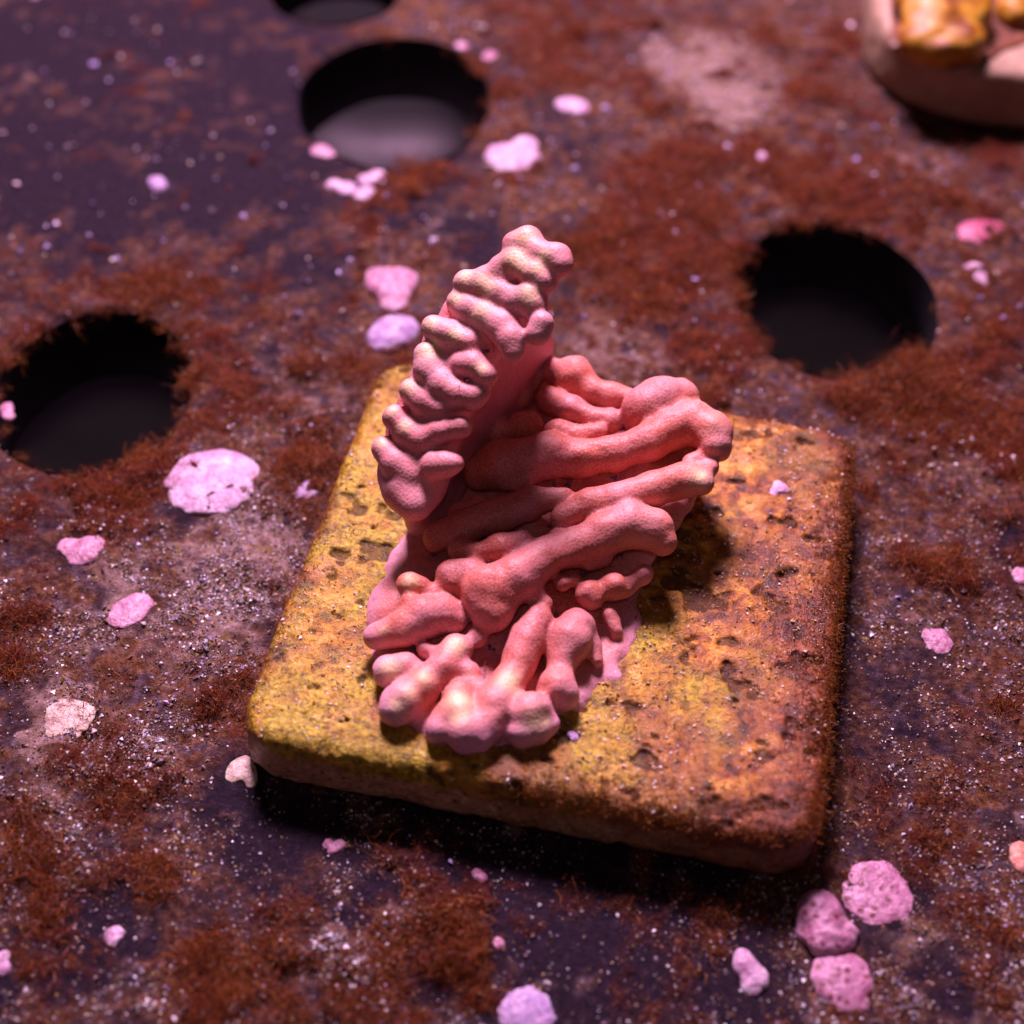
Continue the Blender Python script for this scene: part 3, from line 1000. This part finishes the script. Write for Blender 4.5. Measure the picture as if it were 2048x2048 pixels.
# brown film on its top
fl2 = Field((-1.4, -1.4, .40), (1.4, 1.4, .66), 0.03)
s, X, Y, Z = fl2.block(fl2.lo, fl2.lo + fl2.n * .03)
_fc = rot2(np.array([at(1905, 30, .55)[:2] - t2c]), -T2YAW)[0]
d2 = np.hypot(X - _fc[0], Y - _fc[1] - .1) - .78
d2 += 0.16 * (fbm(np.stack([X.ravel(), Y.ravel(), Z.ravel()], 1), 2.5, 2, 9).reshape(X.shape) - .5) * 2
fl2.D = smax(d2, np.abs(Z - .52) - .03, .05)
v, f = fl2.nets(1)
v[:, :2] = rot2(v[:, :2], T2YAW) + t2c
new_obj('algae_film', mesh_np('algae_film', v, f), M_FILM, tile2)


def blob(name, mat, spheres, cell=0.022, amp=0.02, freq=7, seed=0, parent=None, k=0.05):
    sp = np.array([[*c, *r] for c, r in spheres])
    lo = (sp[:, :3] - sp[:, 3:]).min(0) - .12; hi = (sp[:, :3] + sp[:, 3:]).max(0) + .12
    fld = Field(lo, hi, cell)
    for c, r in spheres: fld.ellipsoid(np.array(c), np.array(r), k)
    fld.noise(amp, freq, seed, 2)
    v, f = fld.nets(1)
    hgt = sp[:, 2].mean() + sp[:, 5].max()
    edge = np.clip(1.15 - (v[:, 2] - sp[:, 2].mean()) / max(sp[:, 5].max(), 1e-4), 0, 1)
    return new_obj(name, mesh_np(name, v, f, True, dict(edge=edge)), mat, parent)


def mat_yellow():
    m = NT('yellow_coral_tissue')
    n1 = m.noise(4.5, 4, .6)
    c = m.ramp(n1, [(0.36, (0.14, 0.028, 0.004)), (0.48, (0.36, 0.14, 0.004)), (0.57, (0.50, 0.25, 0.015)), (0.70, (0.58, 0.28, 0.18))])
    return m.done(c, 0.5, m.bump(n1, .5, .05), 0.4, sss=.08)


M_YEL = mat_yellow()
sp = []
for x, y, r, z in ((1742, 80, 44, .60), (1818, 86, 46, .62), (1775, 40, 62, .66), (1740, 10, 52, .66), (1815, 15, 54, .68), (1775, -35, 60, .70), (1722, -20, 40, .60), (1845, 55, 26, .6), (1780, 100, 24, .55)):
    c = at2(x, y, z); q = r * S * 12.5 / FPX
    sp.append((c, (q, q, q * .85)))
c2 = blob('coral', M_YEL, sp, 0.025, 0.04, 5, 900, None, 0.14)
tag(c2, 'blurred lumpy yellow and orange coral sitting on the beige tile in the top corner', 'coral')
c = at2(1915, 25, .6)
c3 = blob('coral', M_YEL, [(c, (.16, .18, .14)), (c + np.array([.16, .1, .0]), (.17, .17, .15)), (c + np.array([.05, .22, .02]), (.15, .17, .15))], 0.025, 0.03, 5, 905)
tag(c3, 'small yellow coral lump cut by the right photo border, on the beige tile', 'coral')

# ------------------------------------------------------------------ pink coralline nodules, chips and dots
PINK = mat_nodule('coralline_pink', (0.46, 0.17, 0.28), (0.64, 0.34, 0.45), 0.55)
PALE = mat_nodule('coralline_pale', (0.52, 0.27, 0.42), (0.70, 0.50, 0.60), 0.35, (0.45, 0.22, 0.32))
LILAC = mat_nodule('coralline_lilac', (0.38, 0.22, 0.44), (0.58, 0.42, 0.58), 0.3)
PIT = mat_nodule('coralline_pitted', (0.42, 0.15, 0.25), (0.64, 0.32, 0.44), 0.95, (0.16, 0.03, 0.03))
ORNG = mat_nodule('coralline_orange', (0.70, 0.26, 0.16), (0.80, 0.40, 0.28), 0.4)
CREAM = mat_nodule('crust_cream', (0.52, 0.36, 0.26), (0.72, 0.56, 0.44), 0.4, (0.25, 0.12, 0.06))
MAG = mat_nodule('coralline_magenta', (0.40, 0.05, 0.12), (0.60, 0.16, 0.26), 0.3)
G = 'pink coralline algae nodules on the rack'
NOD = [  # name, material, label, category, [(x, y, r px, height ratio)...] in the 1932 px view, surface
    ('coralline_nodule', PALE, 'large round pale pink pitted nodule between the left hole and the tile', [(400, 895, 56, .45), (365, 912, 34, .4), (430, 905, 44, .45), (395, 925, 44, .4)], 0),
    ('coralline_nodule', PINK, 'pale pink two-lobed lump near the left border below the left hole', [(172, 1035, 30, .7), (125, 1030, 18, .5), (150, 1050, 20, .5)], 0),
    ('coralline_nodule', PINK, 'blurred lumpy pink nodule left of the upright coral fin', [(735, 540, 40, .7), (715, 525, 26, .6), (762, 530, 28, .6), (745, 570, 26, .5)], 0),
    ('coralline_nodule', LILAC, 'smooth pale lilac nodule half hidden behind the upright coral fin', [(742, 628, 42, .7), (720, 645, 26, .5), (765, 620, 24, .6)], 0),
    ('coralline_nodule', PALE, 'heart-shaped bright pink nodule right of the top hole', [(990, 272, 22, .8), (945, 292, 30, .7), (985, 295, 32, .7), (965, 305, 30, .6)], 0),
    ('coralline_nodule', PINK, 'small pink nodule on the lower left rim of the top hole', [(602, 284, 17, .8), (618, 290, 14, .7)], 0),
    ('coralline_nodule', PALE, 'pink bean-shaped nodule, left lobe of the trio below the top hole', [(630, 348, 16, .7), (655, 356, 19, .7)], 0),
    ('coralline_nodule', PALE, 'pink oval nodule, upper right one of the trio below the top hole', [(692, 340, 17, .7), (712, 332, 17, .7)], 0),
    ('coralline_nodule', PALE, 'smallest pink nodule, lowest one of the trio below the top hole', [(684, 368, 17, .7), (695, 360, 12, .7)], 0),
    ('coralline_nodule', PALE, 'white and pink nodule beyond the heart-shaped one at the top', [(1068, 198, 20, .7), (1090, 203, 22, .7)], 0),
    ('coralline_nodule', LILAC, 'lone small oval white nodule on the bare dark plate at the top left', [(294, 342, 15, .8), (300, 352, 15, .8)], 0),
    ('coralline_nodule', PINK, 'oval pink nodule on the plate right of the ochre tile', [(1762, 1200, 24, .6), (1775, 1216, 22, .6)], 0),
    ('coralline_nodule', PIT, 'big rounded purple-pink ball just off the front right tile corner', [(1548, 1728, 46, .95), (1560, 1765, 46, .8), (1590, 1765, 30, .7), (1535, 1760, 30, .8)], 0),
    ('coralline_nodule', PIT, 'pitted pink ball touching the big purple-pink ball in front of it', [(1595, 1842, 48, .75), (1600, 1875, 36, .6), (1570, 1835, 34, .7)], 0),
    ('coralline_nodule', PIT, 'flat pitted pink patch right of the front right tile corner', [(1655, 1675, 42, .35), (1635, 1690, 36, .3), (1680, 1690, 28, .3)], 0),
    ('coralline_nodule', PALE, 'whitish pink cone-shaped nodule at the lower right', [(1405, 1822, 24, 1.0), (1425, 1845, 26, .8), (1400, 1805, 16, 1.2), (1418, 1860, 20, .6)], 0),
    ('coralline_nodule', LILAC, 'large lilac pink nodule cut by the bottom border', [(975, 1910, 36, .7), (1010, 1925, 34, .6), (1000, 1900, 34, .7)], 0),
    ('coralline_nodule', PALE, 'small heart-shaped pink nodule at the lower left', [(210, 1764, 14, .8), (222, 1760, 13, .8), (214, 1775, 11, .7)], 0),
    ('coralline_nodule', PALE, 'pink nodule on the left border near the bottom', [(6, 1806, 13, .8), (8, 1828, 13, .8)], 0),
    ('coralline_nodule', PINK, 'tiny forked pink nodule in front of the shaded tile side', [(620, 1592, 11, .8), (628, 1602, 10, .8), (641, 1594, 11, .8)], 0),
    ('coralline_nodule', PINK, 'tiny oval pink nodule right of the forked one under the tile', [(717, 1610, 9, .7), (719, 1616, 8, .7)], 0),
    ('coralline_nodule', PIT, 'small curled pink nodule below the middle of the tile front', [(900, 1648, 11, .8), (910, 1656, 10, .8)], 0),
    ('coralline_nodule', PINK, 'tiny round pink nodule above the large one at the bottom border', [(940, 1778, 10, .8), (943, 1782, 9, .8)], 0),
    ('coralline_nodule', PINK, 'little upright pink nodule left of the front left tile corner', [(314, 1416, 11, .9), (318, 1426, 11, .8)], 0),
    ('crust_lump', CREAM, 'cream and white crust lump on the plate at the left', [(108, 1340, 24, .6), (130, 1360, 30, .35), (150, 1348, 22, .3), (115, 1372, 22, .3)], 0),
    ('coralline_nodule', PINK, 'soft pink patch on the gravelly crust left of the tile', [(245, 1150, 26, .3), (262, 1140, 20, .4), (225, 1165, 20, .3)], 0),
    ('coralline_nodule', PALE, 'blurred pale pink nodule right of the right hole', [(1840, 512, 24, .6), (1848, 525, 20, .6)], 0),
    ('coralline_nodule', MAG, 'dark magenta nodule above the pale one right of the right hole', [(1838, 440, 32, .5), (1870, 432, 26, .5)], 0),
    ('coralline_nodule', ORNG, 'orange pink nodule on the right border, low in the photo', [(1925, 1608, 22, .8), (1934, 1630, 24, .8)], 0),
    ('coralline_nodule', PINK, 'pink nodule on the right border beside the red algae', [(1932, 1088, 22, .7)], 0),
    ('coralline_nodule', PALE, 'bright white-pink dot in the red algae at the top right', [(1438, 298, 11, .8), (1436, 292, 9, .8)], 0),
    ('coralline_nodule', PINK, 'blurred pink dot on the far right rim of the top hole', [(925, 104, 13, .7), (918, 110, 10, .7)], 0),
    ('coralline_nodule', PINK, 'smaller pink dot behind the far rim of the top hole', [(868, 86, 10, .7), (876, 88, 9, .7)], 0),
    ('coralline_nodule', LILAC, 'lilac pink nodule on the left tile edge near the round pitted one', [(575, 930, 20, .5), (590, 918, 14, .5)], 0),
    ('coralline_nodule', PINK, 'pink nodule on the plate left of the left hole', [(12, 770, 14, .8), (16, 785, 12, .8)], 0),
    ('coralline_nodule', PALE, 'pale pink dot lying on the back right of the ochre tile', [(1468, 915, 11, .7), (1478, 922, 10, .6), (1460, 928, 10, .5)], 1),
    ('coralline_nodule', LILAC, 'small lilac dot on the ochre tile right of the coral tip', [(1083, 1391, 9, .7), (1078, 1386, 7, .7)], 1),
    ('crust_chip', CREAM, 'cream crumbly crust chip beside the front left tile corner', [(446, 1452, 18, .8), (462, 1442, 18, .8), (470, 1462, 16, .8), (436, 1466, 12, .6), (474, 1478, 10, .7)], 0),
]
for k, (nm, mt, lab, lobes, on) in enumerate(NOD):
    z0 = TZ if on else 0.0
    sp = []
    for x, y, r, hr in lobes:
        c = at2(x, y, z0)
        dep = (c - CL) @ CF
        q = r * S * dep / FPX
        zz_ = q * hr * (1 if lab.startswith('big') else .75 if ('cone' in lab or 'behind the upright' in lab or 'left of the upright' in lab) else .50)
        c = at2(x, y, z0 + zz_ * 0.12)
        sp.append((c, (q, q * 1.08, max(zz_, .012))))
    mx = max(s_[1][0] for s_ in sp)
    o = blob(nm, mt, sp, min(0.010, mx / 7), min(0.13 * mx, 0.24 * min(s_[1][2] for s_ in sp)), 2.0 / mx, 500 + k, None, mx * .3)
    tag(o, lab, 'coralline algae' if nm == 'coralline_nodule' else 'crust', G if nm == 'coralline_nodule' else None)

# ------------------------------------------------------------------ loose sediment grains (stuff)
def in_tile(P, m=0.0, c=TC, yaw=TYAW, half=1.5):
    q = rot2(P[:, :2] - c, -yaw)
    return (np.abs(q) < half + m).all(1)


def in_hole(P, m=0.0):
    r = np.zeros(len(P), bool)
    for hx, hy, rad in HOLES: r |= np.hypot(P[:, 0] - hx, (P[:, 1] - hy) / KY) < rad + m
    return r


def seen_plate(n):
    """random points of the rack spread evenly over the picture"""
    X = rng.uniform(-120, 2168, n); Y = rng.uniform(-160, 2200, n)
    d = CF[None] + CR[None] * ((X - 1024) / FPX)[:, None] - CU[None] * ((Y - 1024) / FPX)[:, None]
    P = CL + d * (-CL[2] / d[:, 2])[:, None]
    return P


P = seen_plate(480000)
al, cr = fields(P)
ok = ~in_hole(P, 0.01) & ~in_tile(P, -0.03) & ~in_tile(P, -.05, t2c, T2YAW)
clump = fbm(P * [1, 1, 0], 4.5, 3, 61)
front = np.clip((3.2 - P[:, 1]) / 3.5, 0.15, 1)
cv = cover(P)
dens = (0.07 + 0.7 * cr + 0.32 * cv) * np.clip((clump - .28) * 2.6, 0.08, 1) * front * (1 - .45 * al)
ok &= rng.random(len(P)) < dens
P, al, cr, cv = P[ok], al[ok], cr[ok], cv[ok]
n = len(P)
P[:, 2] = lumps(P, al, cr) + 0.004
R = 0.0040 + 0.008 * rng.random(n) ** 2.5 + 0.011 * np.maximum(cr, cv * .8) * rng.random(n) ** 2.5
P[:, 2] -= R * .5
pal = np.array([[.72, .62, .68], [.60, .46, .36], [.50, .40, .55], [.78, .72, .74], [.42, .28, .16], [.55, .35, .40], [.30, .20, .20]])
pal = np.array([[.62, .48, .56], [.56, .38, .22], [.42, .30, .46], [.74, .66, .70], [.40, .24, .08], [.34, .14, .08], [.22, .10, .07], [.50, .34, .26]])
tint = pal[rng.integers(0, len(pal), n)] * (0.22 + 0.65 * rng.random((n, 1)) ** 1.5)
tint[rng.random(n) < .018] = (.9, .82, .88)  # near-white grains added to stand in for glints
# larger pale grains, mostly towards the back
Q = seen_plate(9000)
a2, c2_ = fields(Q)
okq = ~in_hole(Q, 0.02) & ~in_tile(Q, 0.02) & ~in_tile(Q, .02, t2c, T2YAW) & (rng.random(len(Q)) < np.clip((Q[:, 1] + 3) / 6, .12, .8) * (1 - .6 * a2) * .16)
Q, a2, c2_ = Q[okq], a2[okq], c2_[okq]
Q[:, 2] = lumps(Q, a2, c2_) + .008
P = np.concatenate([P, Q])
R = np.concatenate([R, (0.012 + 0.018 * rng.random(len(Q)) ** 2) * np.clip(.5 + Q[:, 1] / 6, .6, 1.2)])
pq = np.array([[.75, .55, .78], [.62, .45, .80], [.80, .60, .66], [.70, .55, .45]])
tint = np.concatenate([tint, pq[rng.integers(0, 4, len(Q))] * (.3 + .7 * rng.random((len(Q), 1)))])
n = len(P)
v, f = octas(P, R)
sed = new_obj('sediment', mesh_np('sediment', v, f, False, None, dict(tint=np.repeat(tint, 6, 0))), M_GRAIN)
tag(sed, 'fine pale and lilac sediment grains scattered over the dark rack plate', 'sediment', kind='stuff')
print('sediment', n)

# grains stuck on the ochre tile, the white ones added as wet glints
q = rng.uniform(-1.47, 1.47, (5000, 2))
W = rot2(q, TYAW) + TC
Pt, Rt = [], []
for x, y in W:
    loc, nor, i, dist = TILE_BVH.ray_cast(Vector((x, y, 2)), Vector((0, 0, -1)))
    if loc is None: continue
    if vnoise(np.array([[x * 4, y * 4, 1.]]), 5)[0] < .42: continue
    Pt.append(np.array(loc) + [0, 0, .003])
Pt = np.array(Pt); n = len(Pt)
v, f = octas(Pt, 0.004 + 0.008 * rng.random(n) ** 3)
pal2 = np.array([[.70, .46, .18], [.60, .34, .05], [.70, .50, .25], [.50, .22, .04], [.72, .5, .4]])
tint = pal2[rng.integers(0, len(pal2), n)] * (0.5 + .6 * rng.random((n, 1)))
tint[rng.random(n) < .16] = (.92, .84, .86)
gr = new_obj('grains', mesh_np('grains', v, f, False, None, dict(tint=np.repeat(tint, 6, 0))), M_GRAIN, tile)
gr['kind'] = 'stuff'

# ------------------------------------------------------------------ red-brown hair algae (stuff)
P = seen_plate(52000)
al, cr = fields(P)
ok = ~in_hole(P, -0.05) & ~in_tile(P, .01) & ~in_tile(P, .03, t2c, T2YAW) & (rng.random(len(P)) < np.clip(al * 1.15 - .1 + .10 * cover(P), 0, 1))
P, al, cr = P[ok], al[ok], cr[ok]
hol = in_hole(P, 0.0)
K = 13
big = fbm(P * [1, 1, 0], 1.8, 2, 71)
n0 = len(P)
Pc = np.repeat(P, K, 0)
Pc[:, :2] += rng.normal(size=(len(Pc), 2)) * 0.028
Pc[:, 2] = np.repeat(lumps(P, al, cr) - np.where(hol, .03, 0), K) - .01
dirs = rng.normal(size=(len(Pc), 3)) * 0.45 + np.repeat(rng.normal(size=(n0, 3)) * .8, K, 0)
dirs[:, 2] = np.abs(dirs[:, 2]) * .8 + 0.45
L = np.repeat((0.025 + 0.085 * np.clip((big - .3) * 2, 0, 1)) * (0.5 + .6 * al), K) * (0.5 + rng.random(len(Pc))) * (1 + 1.6 * rng.random(len(Pc)) ** 7)
v, f = strands(Pc, dirs, L, np.full(len(Pc), 0.0050) * (0.6 + .8 * rng.random(len(Pc))), 1.25)
hue = np.repeat(rng.random((n0, 1)), K, 0)
tint = (np.array([0.15, 0.018, 0.007]) * (1 - hue) + np.array([0.42, 0.14, 0.035]) * hue) * (0.35 + 1.1 * rng.random((len(Pc), 1)))
alg = new_obj('hair_algae', mesh_np('hair_algae', v, f, True, None, dict(tint=np.repeat(tint, 10, 0))), M_HAIR)
tag(alg, 'fuzzy red brown hair algae growing in patches over the rack plate', 'algae', kind='stuff')
print('algae strands', len(Pc))
P = seen_plate(7000)
al, cr = fields(P)
gp = gauss_px(P, ALGAE)
ok = ~in_hole(P, -0.03) & ~in_tile(P, .02) & ~in_tile(P, .03, t2c, T2YAW) & (rng.random(len(P)) < np.clip(gp * 1.1 - .35, 0, 1) * al * .8)
P, al, cr = P[ok], al[ok], cr[ok]
K = 34
n0 = len(P)
Pc = np.repeat(P, K, 0)
Pc[:, :2] += rng.normal(size=(len(Pc), 2)) * 0.030
Pc[:, 2] = np.repeat(lumps(P, al, cr), K) - .01
dirs = rng.normal(size=(len(Pc), 3)) * 0.45 + np.repeat(rng.normal(size=(n0, 3)) * .5, K, 0)
dirs[:, 2] = np.abs(dirs[:, 2]) * .8 + 0.7
L = np.repeat(0.08 + 0.20 * rng.random(n0) ** 2, K) * (0.4 + .8 * rng.random(len(Pc)))
v, f = strands(Pc, dirs, L, np.full(len(Pc), 0.0042) * (0.6 + .8 * rng.random(len(Pc))), 1.0)
hue = np.repeat(rng.random((n0, 1)), K, 0)
tint = (np.array([0.18, 0.022, 0.007]) * (1 - hue) + np.array([0.44, 0.13, 0.03]) * hue) * (0.5 + .9 * rng.random((len(Pc), 1)))
tuf = new_obj('algae_tufts', mesh_np('algae_tufts', v, f, True, None, dict(tint=np.repeat(tint, 10, 0))), M_HAIR)
tag(tuf, 'taller wispy rust coloured algae tufts standing up from the rack', 'algae', kind='stuff')
print('tuft strands', len(Pc))

# fuzz on the tile: right edge, lower right corner and thin film elsewhere
Pt, Nt = [], []
for k in range(5200):
    r = random.random()
    if r < .45: a, b = 1.5 - abs(random.gauss(0, .10)), random.uniform(-1.5, 1.5)
    elif r < .60: a, b = random.uniform(.0, 1.5), -1.5 + abs(random.gauss(0, .14))
    elif r < .72: a, b = random.uniform(-1.5, 1.3), 1.5 - abs(random.gauss(0, .15))
    elif r < .80: a, b = -1.5 + abs(random.gauss(0, .06)), random.uniform(-1.3, 1.5)
    else: a, b = random.uniform(-1.45, 1.45), random.uniform(-1.45, 1.45)
    wv = rot2(np.array([[a, b]]), TYAW)[0] + TC
    if r >= .80 and vnoise(np.array([[wv[0] * 3, wv[1] * 3, 4.]]), 9)[0] < .55: continue
    loc, nor, i, dist = TILE_BVH.ray_cast(Vector((wv[0], wv[1], 2)), Vector((0, 0, -1)))
    if loc is None: continue
    for j in range(5):
        Pt.append(np.array(loc) + [random.gauss(0, .02), random.gauss(0, .02), -.006]); Nt.append(np.array(nor))
Pt, Nt = np.array(Pt), np.array(Nt)
# and down the right side face
sd = []
for k in range(2600):
    b, z = random.uniform(-1.45, 1.45), random.uniform(0.02, TZ)
    wv = rot2(np.array([[1.49, b]]), TYAW)[0] + TC
    sd.append((wv[0], wv[1], z))
sd = np.array(sd)
sn = np.repeat(np.array([[math.cos(TYAW), math.sin(TYAW), .2]]), len(sd), 0)
Pt = np.concatenate([Pt, sd]); Nt = np.concatenate([Nt, sn])
n = len(Pt)
v, f = strands(Pt, Nt + rng.normal(size=(n, 3)) * .6, 0.015 + .04 * rng.random(n), 0.004 + .003 * rng.random(n), 1.3)
hue = rng.random((n, 1))
tint = (np.array([0.20, 0.040, 0.008]) * (1 - hue) + np.array([0.36, 0.13, 0.02]) * hue) * (0.45 + .9 * rng.random((n, 1)))
fz = new_obj('algae_fuzz', mesh_np('algae_fuzz', v, f, True, None, dict(tint=np.repeat(tint, 10, 0))), M_HAIR, tile)
fz['kind'] = 'stuff'
